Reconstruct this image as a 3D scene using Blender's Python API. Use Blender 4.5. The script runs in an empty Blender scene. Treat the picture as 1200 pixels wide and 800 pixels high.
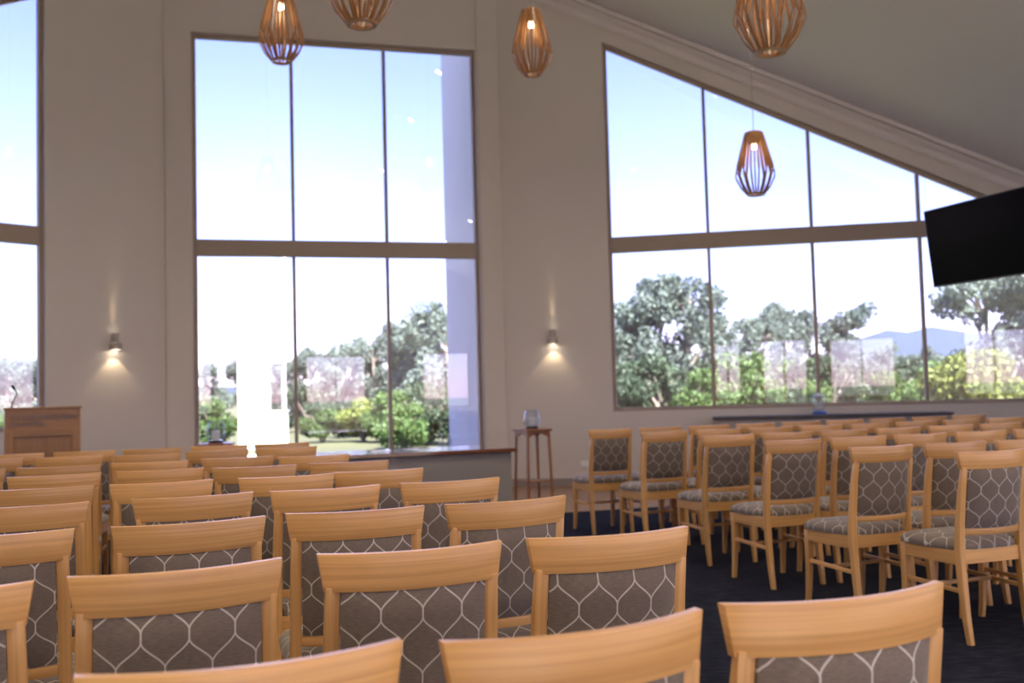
import bpy, bmesh, math, random
from mathutils import Vector, Matrix, Euler
random.seed(7)
R = math.radians
scene = bpy.context.scene
col = scene.collection

# ------------------------------------------------------------------ camera
FPX = 1155.0                      # focal length in pixels of the 1200 x 800 frame
PITCH, ROLL, CAM_Z = 0.05204, -0.0269, 1.315
cam_data = bpy.data.cameras.new('camera')
cam_data.sensor_width = 36.0
cam_data.lens = 36.0 * FPX / 1200.0
cam_data.clip_start, cam_data.clip_end = 0.05, 9000
cam_data.dof.use_dof = True
cam_data.dof.focus_distance = 2.9
cam_data.dof.aperture_fstop = 3.4
cam = bpy.data.objects.new('camera', cam_data); col.objects.link(cam)
cp, sp, cr, sr = math.cos(PITCH), math.sin(PITCH), math.cos(ROLL), math.sin(ROLL)
fwd = Vector((0, cp, sp)); up0 = Vector((0, -sp, cp)); rt0 = Vector((1, 0, 0))
right = rt0 * cr + up0 * sr; up = -rt0 * sr + up0 * cr
M = Matrix((right, up, -fwd)).transposed().to_4x4()
M.translation = (0, 0, CAM_Z)
cam.matrix_world = M
scene.camera = cam

# ------------------------------------------------------------------ sky, sun, exposure
world = bpy.data.worlds.new('world'); scene.world = world
world.use_nodes = True
wn = world.node_tree.nodes; wl = world.node_tree.links
bg = wn['Background']
sky = wn.new('ShaderNodeTexSky')
sky.sky_type = 'NISHITA'
sky.sun_disc = False
SUN_EL, SUN_AZ = 48.0, 150.0      # degrees; azimuth clockwise from +Y, so the sun stands behind the camera, to the right
sky.sun_elevation = R(SUN_EL); sky.sun_rotation = R(SUN_AZ)
sky.altitude = 0; sky.air_density = 1.0; sky.dust_density = 0.15; sky.ozone_density = 4.0
tint = wn.new('ShaderNodeMix'); tint.data_type = 'RGBA'; tint.blend_type = 'MULTIPLY'; tint.inputs[0].default_value = 1.0
tint.inputs[7].default_value = (1.18, .92, 1.42, 1)      # the camera's white balance: a slightly violet daylight
wl.new(sky.outputs[0], tint.inputs[6]); wl.new(tint.outputs[2], bg.inputs[0])
bg.inputs[1].default_value = 0.110
sun_data = bpy.data.lights.new('sun', 'SUN'); sun_data.energy = 9.0; sun_data.angle = R(0.6); sun_data.color = (1, .965, .91)
sun = bpy.data.objects.new('sun', sun_data); col.objects.link(sun)
sd = Vector((math.sin(R(SUN_AZ)) * math.cos(R(SUN_EL)), math.cos(R(SUN_AZ)) * math.cos(R(SUN_EL)), math.sin(R(SUN_EL))))
sun.rotation_euler = sd.to_track_quat('Z', 'Y').to_euler()
sun.location = (10, -20, 30)
scene.view_settings.view_transform = 'Standard'
scene.view_settings.look = 'None'
scene.view_settings.exposure = 1.9
scene.view_settings.gamma = 1.0
scene.view_settings.use_curve_mapping = False
cy = scene.cycles
cy.max_bounces = 10; cy.diffuse_bounces = 5; cy.glossy_bounces = 4; cy.transmission_bounces = 8; cy.transparent_max_bounces = 24
cy.sample_clamp_indirect = 6.0
cy.caustics_reflective = False; cy.caustics_refractive = False
cy.use_denoising = True
DOWNLIGHT_W = 45.0

# ------------------------------------------------------------------ materials
MATS = {}
def new_mat(name):
    m = bpy.data.materials.new(name); m.use_nodes = True
    MATS[name] = m
    return m, m.node_tree.nodes, m.node_tree.links, m.node_tree.nodes['Principled BSDF']
def math_node(n, l, op, a, b=None, c=None, clamp=False):
    k = n.new('ShaderNodeMath'); k.operation = op; k.use_clamp = clamp
    for i, v in enumerate((a, b, c)):
        if v is None: continue
        if isinstance(v, (int, float)): k.inputs[i].default_value = v
        else: l.new(v, k.inputs[i])
    return k.outputs[0]
def mix_col(n, l, fac, a, b, blend='MIX'):
    k = n.new('ShaderNodeMix'); k.data_type = 'RGBA'; k.blend_type = blend
    for sock, v in ((k.inputs[0], fac), (k.inputs[6], a), (k.inputs[7], b)):
        if isinstance(v, (int, float)): sock.default_value = v
        elif isinstance(v, tuple): sock.default_value = (*v, 1) if len(v) == 3 else v
        else: l.new(v, sock)
    return k.outputs[2]
def plain(name, c, rough=.5, metal=0, noise=0, nscale=8, bump=0, coat=0, spec=.5):
    m, n, l, p = new_mat(name)
    p.inputs['Base Color'].default_value = (*c, 1)
    p.inputs['Roughness'].default_value = rough; p.inputs['Metallic'].default_value = metal
    p.inputs['Coat Weight'].default_value = coat; p.inputs['Specular IOR Level'].default_value = spec
    if noise or bump:
        tc = n.new('ShaderNodeTexCoord'); nz = n.new('ShaderNodeTexNoise')
        nz.inputs['Scale'].default_value = nscale; nz.inputs['Detail'].default_value = 5
        l.new(tc.outputs['Object'], nz.inputs['Vector'])
        if noise:
            d = tuple(v * (1 - noise) for v in c); e = tuple(min(1, v * (1 + noise)) for v in c)
            l.new(mix_col(n, l, nz.outputs['Fac'], d, e), p.inputs['Base Color'])
        if bump:
            b = n.new('ShaderNodeBump'); b.inputs['Strength'].default_value = bump; b.inputs['Distance'].default_value = .005
            l.new(nz.outputs['Fac'], b.inputs['Height']); l.new(b.outputs[0], p.inputs['Normal'])
    return m
def wood(name, axis, light, dark, rough=.36, fine=1.0):
    """straight-grained wood, fibres along the given local axis; every object gets its own piece of grain"""
    m, n, l, p = new_mat(name)
    tc = n.new('ShaderNodeTexCoord'); oi = n.new('ShaderNodeObjectInfo')
    cmb = n.new('ShaderNodeCombineXYZ')
    for i, k in enumerate((13.1, 7.7, 21.3)):
        l.new(math_node(n, l, 'MULTIPLY', oi.outputs['Random'], k), cmb.inputs[i])
    add = n.new('ShaderNodeVectorMath'); add.operation = 'ADD'
    l.new(tc.outputs['Object'], add.inputs[0]); l.new(cmb.outputs[0], add.inputs[1])
    def stretched(along, across, detail, dist):
        mp = n.new('ShaderNodeMapping')
        # bent rails and leaning posts: the rings of the timber follow the bend, so depth counts little
        mp.inputs['Scale'].default_value = {0: (along, along * 2, across), 1: (across, along, across), 2: (across, along * 3, along)}[axis]
        l.new(add.outputs[0], mp.inputs['Vector'])
        z = n.new('ShaderNodeTexNoise'); z.inputs['Scale'].default_value = 1; z.inputs['Detail'].default_value = detail
        z.inputs['Distortion'].default_value = dist
        l.new(mp.outputs[0], z.inputs['Vector']); return z.outputs['Fac']
    a = stretched(1.3 * fine, 105 * fine, 1.5, .2); b = stretched(5 * fine, 240 * fine, 2, .1); c = stretched(1.2, 5, 2, .4)
    r = n.new('ShaderNodeValToRGB'); r.color_ramp.elements[0].position = .32; r.color_ramp.elements[1].position = .68
    l.new(a, r.inputs[0])
    f = math_node(n, l, 'ADD', math_node(n, l, 'MULTIPLY', r.outputs[0], .55), math_node(n, l, 'MULTIPLY', b, .35))
    f = math_node(n, l, 'ADD', f, math_node(n, l, 'MULTIPLY', c, .18), clamp=True)
    base = mix_col(n, l, f, dark, light)
    hsv = n.new('ShaderNodeHueSaturation')
    l.new(base, hsv.inputs['Color'])
    l.new(math_node(n, l, 'MULTIPLY_ADD', oi.outputs['Random'], .22, .89), hsv.inputs['Value'])
    l.new(hsv.outputs[0], p.inputs['Base Color'])
    p.inputs['Roughness'].default_value = rough
    p.inputs['Coat Weight'].default_value = .15; p.inputs['Coat Roughness'].default_value = .25
    bp = n.new('ShaderNodeBump'); bp.inputs['Strength'].default_value = .12; bp.inputs['Distance'].default_value = .001
    l.new(b, bp.inputs['Height']); l.new(bp.outputs[0], p.inputs['Normal'])
    return m
BEECH_L, BEECH_D = (.80, .445, .155), (.54, .265, .075)
WX, WY, WZ = (wood('beech_grain_' + 'xyz'[i], i, BEECH_L, BEECH_D) for i in range(3))
CANE = wood('bent_timber', 2, (.36, .17, .055), (.23, .10, .03))
LECT_X = wood('lectern_timber_wide', 0, (.42, .20, .062), (.28, .125, .035))
LECT_Z = wood('lectern_timber_tall', 2, (.42, .20, .062), (.28, .125, .035))
STAND_Z = wood('stand_timber', 2, (.36, .15, .05), (.24, .09, .03))
COUNTER = wood('counter_timber', 0, (.26, .085, .035), (.16, .05, .02), rough=.12)
COUNTER.node_tree.nodes['Principled BSDF'].inputs['Coat Weight'].default_value = 1.0
COUNTER.node_tree.nodes['Principled BSDF'].inputs['Coat Roughness'].default_value = .05
TFLOOR = wood('floor_timber', 0, (.30, .15, .07), (.20, .095, .04), rough=.25, fine=.4)

def fabric():
    m, n, l, p = new_mat('ogee_fabric')
    PX, PY = .095, .152
    uv = n.new('ShaderNodeUVMap'); uv.uv_map = 'UVMap'
    s = n.new('ShaderNodeSeparateXYZ'); l.new(uv.outputs[0], s.inputs[0])
    oi = n.new('ShaderNodeObjectInfo')
    u = math_node(n, l, 'MULTIPLY_ADD', oi.outputs['Random'], .045, s.outputs[0]); v = math_node(n, l, 'MULTIPLY_ADD', oi.outputs['Random'], .07, s.outputs[1])
    t = math_node(n, l, 'PINGPONG', math_node(n, l, 'DIVIDE', v, PY / 2), 1.0)          # 0..1..0 over one period
    mr = n.new('ShaderNodeMapRange'); mr.interpolation_type = 'SMOOTHSTEP'
    mr.inputs[1].default_value = .12; mr.inputs[2].default_value = .88; mr.inputs[3].default_value = -1; mr.inputs[4].default_value = 1
    l.new(t, mr.inputs[0])
    w = math_node(n, l, 'MULTIPLY', mr.outputs[0], PX / 4)
    # steepness of the curve, to keep the drawn line equally thick
    tt = n.new('ShaderNodeMapRange'); tt.inputs[1].default_value = .12; tt.inputs[2].default_value = .88; l.new(t, tt.inputs[0])
    q = math_node(n, l, 'MULTIPLY', tt.outputs[0], math_node(n, l, 'SUBTRACT', 1.0, tt.outputs[0]))
    slope = math_node(n, l, 'MULTIPLY', q, 6 * (PX / 2) / (.76 * PY / 2))
    thick = math_node(n, l, 'SQRT', math_node(n, l, 'MULTIPLY_ADD', slope, slope, 1.0))
    def dist(x):
        return math_node(n, l, 'PINGPONG', x, PX / 2)
    dA = dist(math_node(n, l, 'SUBTRACT', u, w))
    dB = dist(math_node(n, l, 'SUBTRACT', math_node(n, l, 'ADD', u, w), PX / 2))
    d = math_node(n, l, 'DIVIDE', math_node(n, l, 'MINIMUM', dA, dB), thick)
    ln = n.new('ShaderNodeMapRange'); ln.inputs[1].default_value = .0013; ln.inputs[2].default_value = .0023
    ln.inputs[3].default_value = 1; ln.inputs[4].default_value = 0; l.new(d, ln.inputs[0])
    nz = n.new('ShaderNodeTexNoise'); nz.inputs['Detail'].default_value = 4; nz.inputs['Scale'].default_value = 1
    mp = n.new('ShaderNodeMapping'); mp.inputs['Scale'].default_value = (60, 520, 1)
    l.new(uv.outputs[0], mp.inputs[0]); l.new(mp.outputs[0], nz.inputs['Vector'])
    weave = mix_col(n, l, nz.outputs['Fac'], (.066, .047, .033), (.30, .23, .168))
    c = mix_col(n, l, ln.outputs[0], weave, (.60, .54, .46))
    l.new(c, p.inputs['Base Color']); p.inputs['Roughness'].default_value = .8
    p.inputs['Sheen Weight'].default_value = .35; p.inputs['Sheen Roughness'].default_value = .4
    bp = n.new('ShaderNodeBump'); bp.inputs['Strength'].default_value = .3; bp.inputs['Distance'].default_value = .002
    l.new(math_node(n, l, 'ADD', nz.outputs['Fac'], ln.outputs[0]), bp.inputs['Height']); l.new(bp.outputs[0], p.inputs['Normal'])
    return m
FABRIC = fabric()
def thin_glass(name, ior=1.5, tint=(1, 1, 1), rough=0.0):
    m, n, l, p = new_mat(name)
    n.remove(p)
    out = n['Material Output']
    tr = n.new('ShaderNodeBsdfTransparent'); tr.inputs[0].default_value = (*tint, 1)
    gl = n.new('ShaderNodeBsdfGlossy'); gl.inputs['Roughness'].default_value = rough
    fr = n.new('ShaderNodeFresnel'); fr.inputs[0].default_value = ior
    mx = n.new('ShaderNodeMixShader')
    geo = n.new('ShaderNodeNewGeometry')                # the node inverts the index on back faces: undo it, a sheet has two outer faces
    l.new(math_node(n, l, 'MULTIPLY_ADD', geo.outputs['Backfacing'], 1 / ior - ior, ior), fr.inputs[0])
    l.new(fr.outputs[0], mx.inputs[0]); l.new(tr.outputs[0], mx.inputs[1]); l.new(gl.outputs[0], mx.inputs[2])
    l.new(mx.outputs[0], out.inputs[0])
    return m
PANE = thin_glass('window_glass', 1.9)
VASE = thin_glass('clear_glass', 1.6, (.93, .95, .97))
def emit(name, c, s):
    m, n, l, p = new_mat(name)
    p.inputs['Base Color'].default_value = (*c, 1)
    p.inputs['Emission Color'].default_value = (*c, 1); p.inputs['Emission Strength'].default_value = s
    return m
BULB = emit('glowing_bulb', (1, .80, .52), 3.5)
SCON = emit('sconce_lens', (1, .88, .68), 3)
DLENS = emit('downlight_lens', (1, .93, .82), 16)
WALL = plain('painted_wall', (.62, .565, .51), .75, noise=.02, nscale=3, bump=.03)
CEIL = plain('painted_ceiling', (.76, .745, .76), .8, noise=.02, nscale=2)
TRIMW = plain('painted_trim', (.66, .61, .59), .6)
FRAME = plain('bronze_window_frame', (.34, .26, .20), .45)
FRAMET = plain('timber_door_frame', (.55, .36, .20), .45, noise=.1)
SKIRT = plain('painted_skirting', (.30, .25, .22), .5)
COUNTERB = plain('grey_painted_panel', (.34, .30, .265), .6, noise=.03)
BLACK = plain('black_plastic', (.006, .006, .008), .28)
SCREEN = plain('dark_screen', (.002, .002, .003), .15, spec=.03)
WHITEP = plain('white_plastic', (.75, .74, .71), .4)
CHROME = plain('brushed_metal', (.55, .54, .52), .3, metal=1)
SCONB = plain('sconce_body_paint', (.42, .38, .34), .45)
CANDLE = plain('white_wax', (.85, .82, .78), .5)
DARKB = plain('dark_glass_base', (.05, .045, .045), .15)
BLUEP = plain('blue_plastic', (.06, .14, .42), .3)
PAPER = plain('white_paper', (.86, .86, .86), .7)
DGREY = plain('dark_grey_top', (.09, .085, .08), .8)
LETTER = plain('grey_lettering', (.17, .14, .14), .45)
CORD = plain('grey_cord', (.22, .2, .19), .6)
REND = plain('pale_exterior_render', (.70, .70, .69), .8, noise=.03, nscale=1)
WHITER = plain('white_exterior_render', (.93, .92, .90), .8)
PAVE = plain('pale_paving', (.62, .58, .52), .8, noise=.08, nscale=1)
TILE = plain('pale_bounce_tile', (.62, .56, .50), .35, noise=.05, nscale=2)
BARK = plain('bark', (.24, .20, .17), .85, noise=.35, nscale=4)
ROOF = plain('roof_sheet', (.30, .31, .32), .6)
def carpet_mat():
    m, n, l, p = new_mat('navy_carpet')
    tc = n.new('ShaderNodeTexCoord')
    a = n.new('ShaderNodeTexNoise'); a.inputs['Scale'].default_value = 9; a.inputs['Detail'].default_value = 6
    mp = n.new('ShaderNodeMapping'); mp.inputs['Scale'].default_value = (1, 3, 1); mp.inputs['Rotation'].default_value = (0, 0, .2)
    l.new(tc.outputs['Object'], mp.inputs[0]); l.new(mp.outputs[0], a.inputs['Vector'])
    r = n.new('ShaderNodeValToRGB'); r.color_ramp.elements[0].position = .4; r.color_ramp.elements[1].position = .66
    r.color_ramp.elements[0].color = (.005, .0058, .010, 1); r.color_ramp.elements[1].color = (.018, .019, .028, 1)
    l.new(a.outputs['Fac'], r.inputs[0]); l.new(r.outputs[0], p.inputs['Base Color'])
    p.inputs['Roughness'].default_value = .95; p.inputs['Specular IOR Level'].default_value = .06
    p.inputs['Sheen Weight'].default_value = .02
    b = n.new('ShaderNodeTexNoise'); b.inputs['Scale'].default_value = 260
    l.new(tc.outputs['Object'], b.inputs['Vector'])
    bp = n.new('ShaderNodeBump'); bp.inputs['Strength'].default_value = .5; bp.inputs['Distance'].default_value = .004
    l.new(b.outputs['Fac'], bp.inputs['Height']); l.new(bp.outputs[0], p.inputs['Normal'])
    return m
CARPET = carpet_mat()
def leaf_mat(name, c, var=.35):
    m, n, l, p = new_mat(name)
    oi = n.new('ShaderNodeObjectInfo'); g = n.new('ShaderNodeNewGeometry')
    tc = n.new('ShaderNodeTexCoord'); nz = n.new('ShaderNodeTexNoise'); nz.inputs['Scale'].default_value = 1.1
    l.new(tc.outputs['Object'], nz.inputs['Vector'])
    d = tuple(v * (1 - var) for v in c); e = tuple(min(1, v * (1 + var)) for v in c)
    a = mix_col(n, l, nz.outputs['Fac'], d, e)
    h = n.new('ShaderNodeHueSaturation'); l.new(a, h.inputs['Color'])
    l.new(math_node(n, l, 'MULTIPLY_ADD', oi.outputs['Random'], .5, .75), h.inputs['Value'])
    l.new(h.outputs[0], p.inputs['Base Color'])
    p.inputs['Roughness'].default_value = .55
    tl = n.new('ShaderNodeBsdfTranslucent'); l.new(h.outputs[0], tl.inputs[0])
    mx = n.new('ShaderNodeMixShader'); mx.inputs[0].default_value = .3
    l.new(p.outputs[0], mx.inputs[1]); l.new(tl.outputs[0], mx.inputs[2]); l.new(mx.outputs[0], n['Material Output'].inputs[0])
    return m
LEAF_GUM = leaf_mat('gum_leaves', (.14, .18, .155))
LEAF_DARK = leaf_mat('dark_leaves', (.05, .08, .045))
LEAF_GREEN = leaf_mat('fresh_leaves', (.085, .15, .04))
LEAF_YEL = leaf_mat('yellow_green_leaves', (.16, .195, .045))
GRASS = plain('meadow', (.10, .105, .05), .9, noise=.35, nscale=.25)
HILLM = plain('haze_blue_forest', (.036, .052, .088), .95, noise=.12, nscale=.01)  # the bluish haze of distance is put into the base colour

# ------------------------------------------------------------------ mesh helpers
class MB:
    def __init__(s): s.v = []; s.f = []; s.uv = None
    def add(s, vs, fs):
        o = len(s.v); s.v += [tuple(v) for v in vs]; s.f += [[i + o for i in f] for f in fs]; return s
    def hexa(s, p):               # p: 4 bottom points, 4 top points
        return s.add(p, [(3, 2, 1, 0), (4, 5, 6, 7), (0, 1, 5, 4), (1, 2, 6, 5), (2, 3, 7, 6), (3, 0, 4, 7)])
    def box(s, x0, x1, y0, y1, z0, z1):
        return s.hexa([(x0, y0, z0), (x1, y0, z0), (x1, y1, z0), (x0, y1, z0), (x0, y0, z1), (x1, y0, z1), (x1, y1, z1), (x0, y1, z1)])
    def loft(s, rings, cap=True, closed=False):
        n = len(rings[0]); vs = [p for r in rings for p in r]; fs = []
        m = len(rings)
        for i in range(m if closed else m - 1):
            for j in range(n):
                a, b = i * n + j, i * n + (j + 1) % n
                c, d = ((i + 1) % m) * n + (j + 1) % n, ((i + 1) % m) * n + j
                fs.append((a, b, c, d))
        if cap and not closed: fs += [tuple(range(n))[::-1], tuple(range((m - 1) * n, m * n))]
        return s.add(vs, fs)
    def lathe(s, prof, n=20, cx=0, cy=0):
        rings = [[(cx + r * math.cos(2 * math.pi * k / n), cy + r * math.sin(2 * math.pi * k / n), z) for k in range(n)] for r, z in prof]
        return s.loft(rings, cap=True)
    def tube(s, pts, r, n=8):
        pts = [Vector(p) for p in pts]; rings = []
        rr = r if isinstance(r, (list, tuple)) else [r] * len(pts)
        prev = None
        for i, p in enumerate(pts):
            t = (pts[min(i + 1, len(pts) - 1)] - pts[max(i - 1, 0)]).normalized()
            a = prev if prev else (Vector((1, 0, 0)) if abs(t.x) < .8 else Vector((0, 1, 0)))
            a = (a - t * a.dot(t)).normalized(); prev = a; b = t.cross(a)
            rings.append([tuple(p + (a * math.cos(2 * math.pi * k / n) + b * math.sin(2 * math.pi * k / n)) * rr[i]) for k in range(n)])
        return s.loft(rings)
    def bars(s, pts, w, d, out):      # a rectangular bar through points; out = direction of the thin side
        pts = [Vector(p) for p in pts]; out = Vector(out); rings = []
        for i, p in enumerate(pts):
            t = (pts[min(i + 1, len(pts) - 1)] - pts[max(i - 1, 0)]).normalized()
            b = t.cross(out).normalized(); a = b.cross(t).normalized()
            rings.append([tuple(p + b * (sx * w / 2) + a * (sy * d / 2)) for sx, sy in ((-1, -1), (1, -1), (1, 1), (-1, 1))])
        return s.loft(rings)
    def mesh(s, name, mat, bevel=0, smooth=False, uvf=None, seg=2):
        me = bpy.data.meshes.new(name); me.from_pydata(s.v, [], s.f)
        bm = bmesh.new(); bm.from_mesh(me)
        bmesh.ops.recalc_face_normals(bm, faces=bm.faces)
        if bevel:
            es = [e for e in bm.edges if len(e.link_faces) == 2 and e.calc_face_angle(0) > .6]
            bmesh.ops.bevel(bm, geom=es, offset=bevel, segments=seg, profile=.5, affect='EDGES', clamp_overlap=True)
        if uvf:
            lay = bm.loops.layers.uv.new('UVMap')
            for f in bm.faces:
                for lp in f.loops: lp[lay].uv = uvf(lp.vert.co)
        bm.to_mesh(me); bm.free()
        if smooth:
            me.polygons.foreach_set('use_smooth', [True] * len(me.polygons))
            try: me.set_sharp_from_angle(angle=R(38))
            except Exception: pass
        me.materials.append(mat)
        return me
def link(name, me, parent=None, matrix=None):
    o = bpy.data.objects.new(name, me); col.objects.link(o)
    if parent is not None: o.parent = parent
    if matrix is not None: o.matrix_world = matrix if parent is None else o.matrix_world
    return o
def obj(name, mb, mat, parent=None, **kw):
    return link(name, mb.mesh(name, mat, **kw), parent)
def tag(o, label, cat=None, group=None, kind=None):
    o['label'] = label
    if cat: o['category'] = cat
    if group: o['group'] = group
    if kind: o['kind'] = kind
    return o
def thing(name, label, cat, loc=(0, 0, 0), rz=0, group=None, kind=None):
    o = bpy.data.objects.new(name, None); col.objects.link(o); o.empty_display_size = .1
    o.location = loc; o.rotation_euler = (0, 0, rz)
    return tag(o, label, cat, group, kind)

# ------------------------------------------------------------------ the room: plan
def dirn(a): return Vector((math.cos(R(a)), math.sin(R(a))))
COR = Vector((-.1, 13.95))
TM = dirn(15.05); AX = Vector((-TM.y, TM.x))           # along the middle wall / the room's long axis
TR = dirn(-10.3); TL = dirn(46.0)
MIDW = 4.553
LC = COR - TM * MIDW
RLEN = 8.6; LLEN = 8.6
RE = COR + TR * RLEN; LE = LC - TL * LLEN
RIDGE = -MIDW / 2
def xa(p): return (p - COR).dot(TM)                    # room coordinates: across, measured from the right corner of the apse
def ya(p): return p.dot(AX)
def ceil_z(p): return 7.42 + .5555 * (-RIDGE) - .5555 * abs(xa(p) - RIDGE)
def pt(x, y): return COR + TM * x + AX * (y - ya(COR))
REAR_Y = -6.0
XR, XL = xa(RE), xa(LE)
RR, RL_ = pt(XR, REAR_Y), pt(XL, REAR_Y)
def frame_matrix(p0, t):
    """x along the wall, y outward, z up"""
    inw = Vector((t.y, -t.x))
    m = Matrix(((t.x, -inw.x, 0, p0.x), (t.y, -inw.y, 0, p0.y), (0, 0, 1, 0), (0, 0, 0, 1)))
    return m
THK = .22
def wall(name, label, p0, t, spans, mat=WALL):
    """spans: list of (s0, s1, [(zlo0, zhi0, zlo1, zhi1), ...])"""
    mb = MB()
    for s0, s1, bands in spans:
        for a0, b0, a1, b1 in bands:
            mb.hexa([(s0, 0, a0), (s1, 0, a1), (s1, THK, a1), (s0, THK, a0), (s0, 0, b0), (s1, 0, b1), (s1, THK, b1), (s0, THK, b0)])
    o = obj(name, mb, mat)
    o.matrix_world = frame_matrix(p0, t)
    return tag(o, label, 'wall', kind='structure')
def cz(p0, t, s): return ceil_z(p0 + t * s) + .05
def rect_wall_spans(p0, t, s0, s1, holes, extra=()):
    """full-height wall with rectangular holes (a, b, z0, z1) that do not overlap"""
    cuts = sorted({s0, s1, *[h[0] for h in holes], *[h[1] for h in holes], *extra})
    out = []
    for a, b in zip(cuts, cuts[1:]):
        h = [q for q in holes if q[0] <= a + 1e-6 and q[1] >= b - 1e-6]
        ca, cb = cz(p0, t, a), cz(p0, t, b)
        if h: out.append((a, b, [(-.02, h[0][2], -.02, h[0][2])] * (h[0][2] > .01) + [(h[0][3], ca, h[0][3], cb)]))
        else: out.append((a, b, [(-.02, ca, -.02, cb)]))
    return out

# windows ---------------------------------------------------------------------
FD0, FD1 = .07, .15                                    # frame sits between these depths of the wall
def window(name, label, p0, t, bars, panes, fmat=FRAME):
    """bars: quads (4 (s,z) corners, name); panes: polygons of (s,z)"""
    w = bpy.data.objects.new(name, None); col.objects.link(w)
    w.matrix_world = frame_matrix(p0, t); tag(w, label, 'window', kind='structure')
    for nm, q, d0, d1 in bars:
        mb = MB().hexa([(q[0][0], d0, q[0][1]), (q[1][0], d0, q[1][1]), (q[1][0], d1, q[1][1]), (q[0][0], d1, q[0][1]),
                        (q[3][0], d0, q[3][1]), (q[2][0], d0, q[2][1]), (q[2][0], d1, q[2][1]), (q[3][0], d1, q[3][1])])
        obj(nm, mb, fmat, w, bevel=.004, seg=1)
    for q in panes:
        n = len(q); vs = [(s, .108, z) for s, z in q] + [(s, .114, z) for s, z in q]
        fs = [tuple(range(n)), tuple(range(n, 2 * n))[::-1]] + [(i, (i + 1) % n, (i + 1) % n + n, i + n) for i in range(n)]
        obj('pane', MB().add(vs, fs), PANE, w)
    return w
def rq(s0, s1, z0, z1): return [(s0, z0), (s1, z0), (s1, z1), (s0, z1)]
FW = .05
TZ0, TZ1 = 3.235, 3.455                                # transom
# middle window
def grid_window(name, label, p0, t, s0, s1, z0, z1, ncol, transom=None, fmat=FRAME, fw=FW, mw=.045):
    bars = [('frame_jamb', rq(s0, s0 + fw, z0, z1), FD0, FD1), ('frame_jamb', rq(s1 - fw, s1, z0, z1), FD0, FD1),
            ('frame_head', rq(s0 + fw, s1 - fw, z1 - fw, z1), FD0, FD1), ('frame_sill', rq(s0 + fw, s1 - fw, z0, z0 + fw), FD0, FD1)]
    rows = [(z0 + fw, z1 - fw)]
    if transom:
        bars.append(('transom', rq(s0 + fw, s1 - fw, *transom), FD0 - .02, FD1 + .02))
        rows = [(z0 + fw, transom[0]), (transom[1], z1 - fw)]
    step = (s1 - s0 - 2 * fw + mw) / ncol
    panes = []
    for a, b in rows:
        for k in range(ncol):
            x0 = s0 + fw + k * step; x1 = x0 + step - mw
            panes.append(rq(x0, x1, a, b))
            if k < ncol - 1: bars.append(('mullion', rq(x1, x1 + mw, a, b), FD0, FD1))
    return window(name, label, p0, t, bars, panes, fmat)
MW0, MW1, MWZ0, MWZ1 = -4.20, -.335, .40, 6.22
wall('wall_middle', 'warm grey wall around the tall three-column window', COR, TM,
     rect_wall_spans(COR, TM, -MIDW, 0, [(MW0, MW1, MWZ0, MWZ1)], (RIDGE,)))
grid_window('window_1', 'tall bronze-framed window of six panes behind the counter', COR, TM, MW0, MW1, MWZ0, MWZ1, 3, (TZ0, TZ1))
# sloping windows of the angled walls
SLOPE = .502
def sloped(name, label, p0, t, sg, base, n_cols, first, pitch):
    """sg = +1: falls away to the right of p0, -1 to the left"""
    def S(d): return sg * d
    top = lambda d: base - SLOPE * d
    d0, d1 = first, first + n_cols * pitch
    z0 = 1.02
    bars, panes = [], []
    def quad(da, db, za0, za1, zb0, zb1):          # corners at da: za0..za1, at db: zb0..zb1
        q = [(S(da), za0), (S(db), zb0), (S(db), zb1), (S(da), za1)]
        return q if sg > 0 else [q[1], q[0], q[3], q[2]]
    bars.append(('frame_sill', quad(d0, d1, z0, z0 + FW, z0, z0 + FW), FD0, FD1))
    bars.append(('transom', quad(d0 + FW, d1 - FW, TZ0, TZ1, TZ0, TZ1), FD0 - .02, FD1 + .02))
    bars.append(('frame_head', quad(d0, d1, top(d0) - FW * 1.2, top(d0), top(d1) - FW * 1.2, top(d1)), FD0, FD1))
    bars.append(('frame_jamb', quad(d0, d0 + FW, z0 + FW, top(d0) - FW * 1.2, z0 + FW, top(d0 + FW) - FW * 1.2), FD0, FD1))
    bars.append(('frame_jamb', quad(d1 - FW, d1, z0 + FW, top(d1) - FW, z0 + FW, top(d1) - FW), FD0, FD1))
    for k in range(n_cols):
        a = d0 + k * pitch + (FW if k == 0 else .022); b = d0 + (k + 1) * pitch - (FW if k == n_cols - 1 else .022)
        p = quad(a, b, z0 + FW, TZ0, z0 + FW, TZ0); panes.append(p)
        ta, tb = top(a) - FW * 1.2, top(b) - FW * 1.2
        if tb > TZ1 + .02: panes.append(quad(a, b, TZ1, ta, TZ1, tb))
        else:
            e = (base - FW * 1.2 - TZ1) / SLOPE
            panes.append([(S(a), TZ1), (S(e), TZ1), (S(a), ta)])
        if k < n_cols - 1:
            m = d0 + (k + 1) * pitch
            bars.append(('mullion', quad(m - .022, m + .022, z0 + FW, TZ0, z0 + FW, TZ0), FD0, FD1))
            bars.append(('mullion', quad(m - .022, m + .022, TZ1, top(m - .022) - .05, TZ1, top(m + .022) - .05), FD0, FD1))
    window(name, label, p0, t, bars, panes)
    return d0, d1, z0, top
base_top = 6.979
WS0, WP = 1.50, 1.378
d0, d1, z0w, topf = sloped('window_2', 'wide bronze-framed window with sloping head on the right wall', COR, TR, 1, base_top, 4, WS0, WP)
spans = [(0, d0, [(-.02, cz(COR, TR, 0), -.02, cz(COR, TR, d0))]),
         (d0, d1, [(-.02, z0w, -.02, z0w), (topf(d0), cz(COR, TR, d0), topf(d1), cz(COR, TR, d1))]),
         (d1, RLEN, [(-.02, cz(COR, TR, d1), -.02, cz(COR, TR, RLEN))])]
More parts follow.
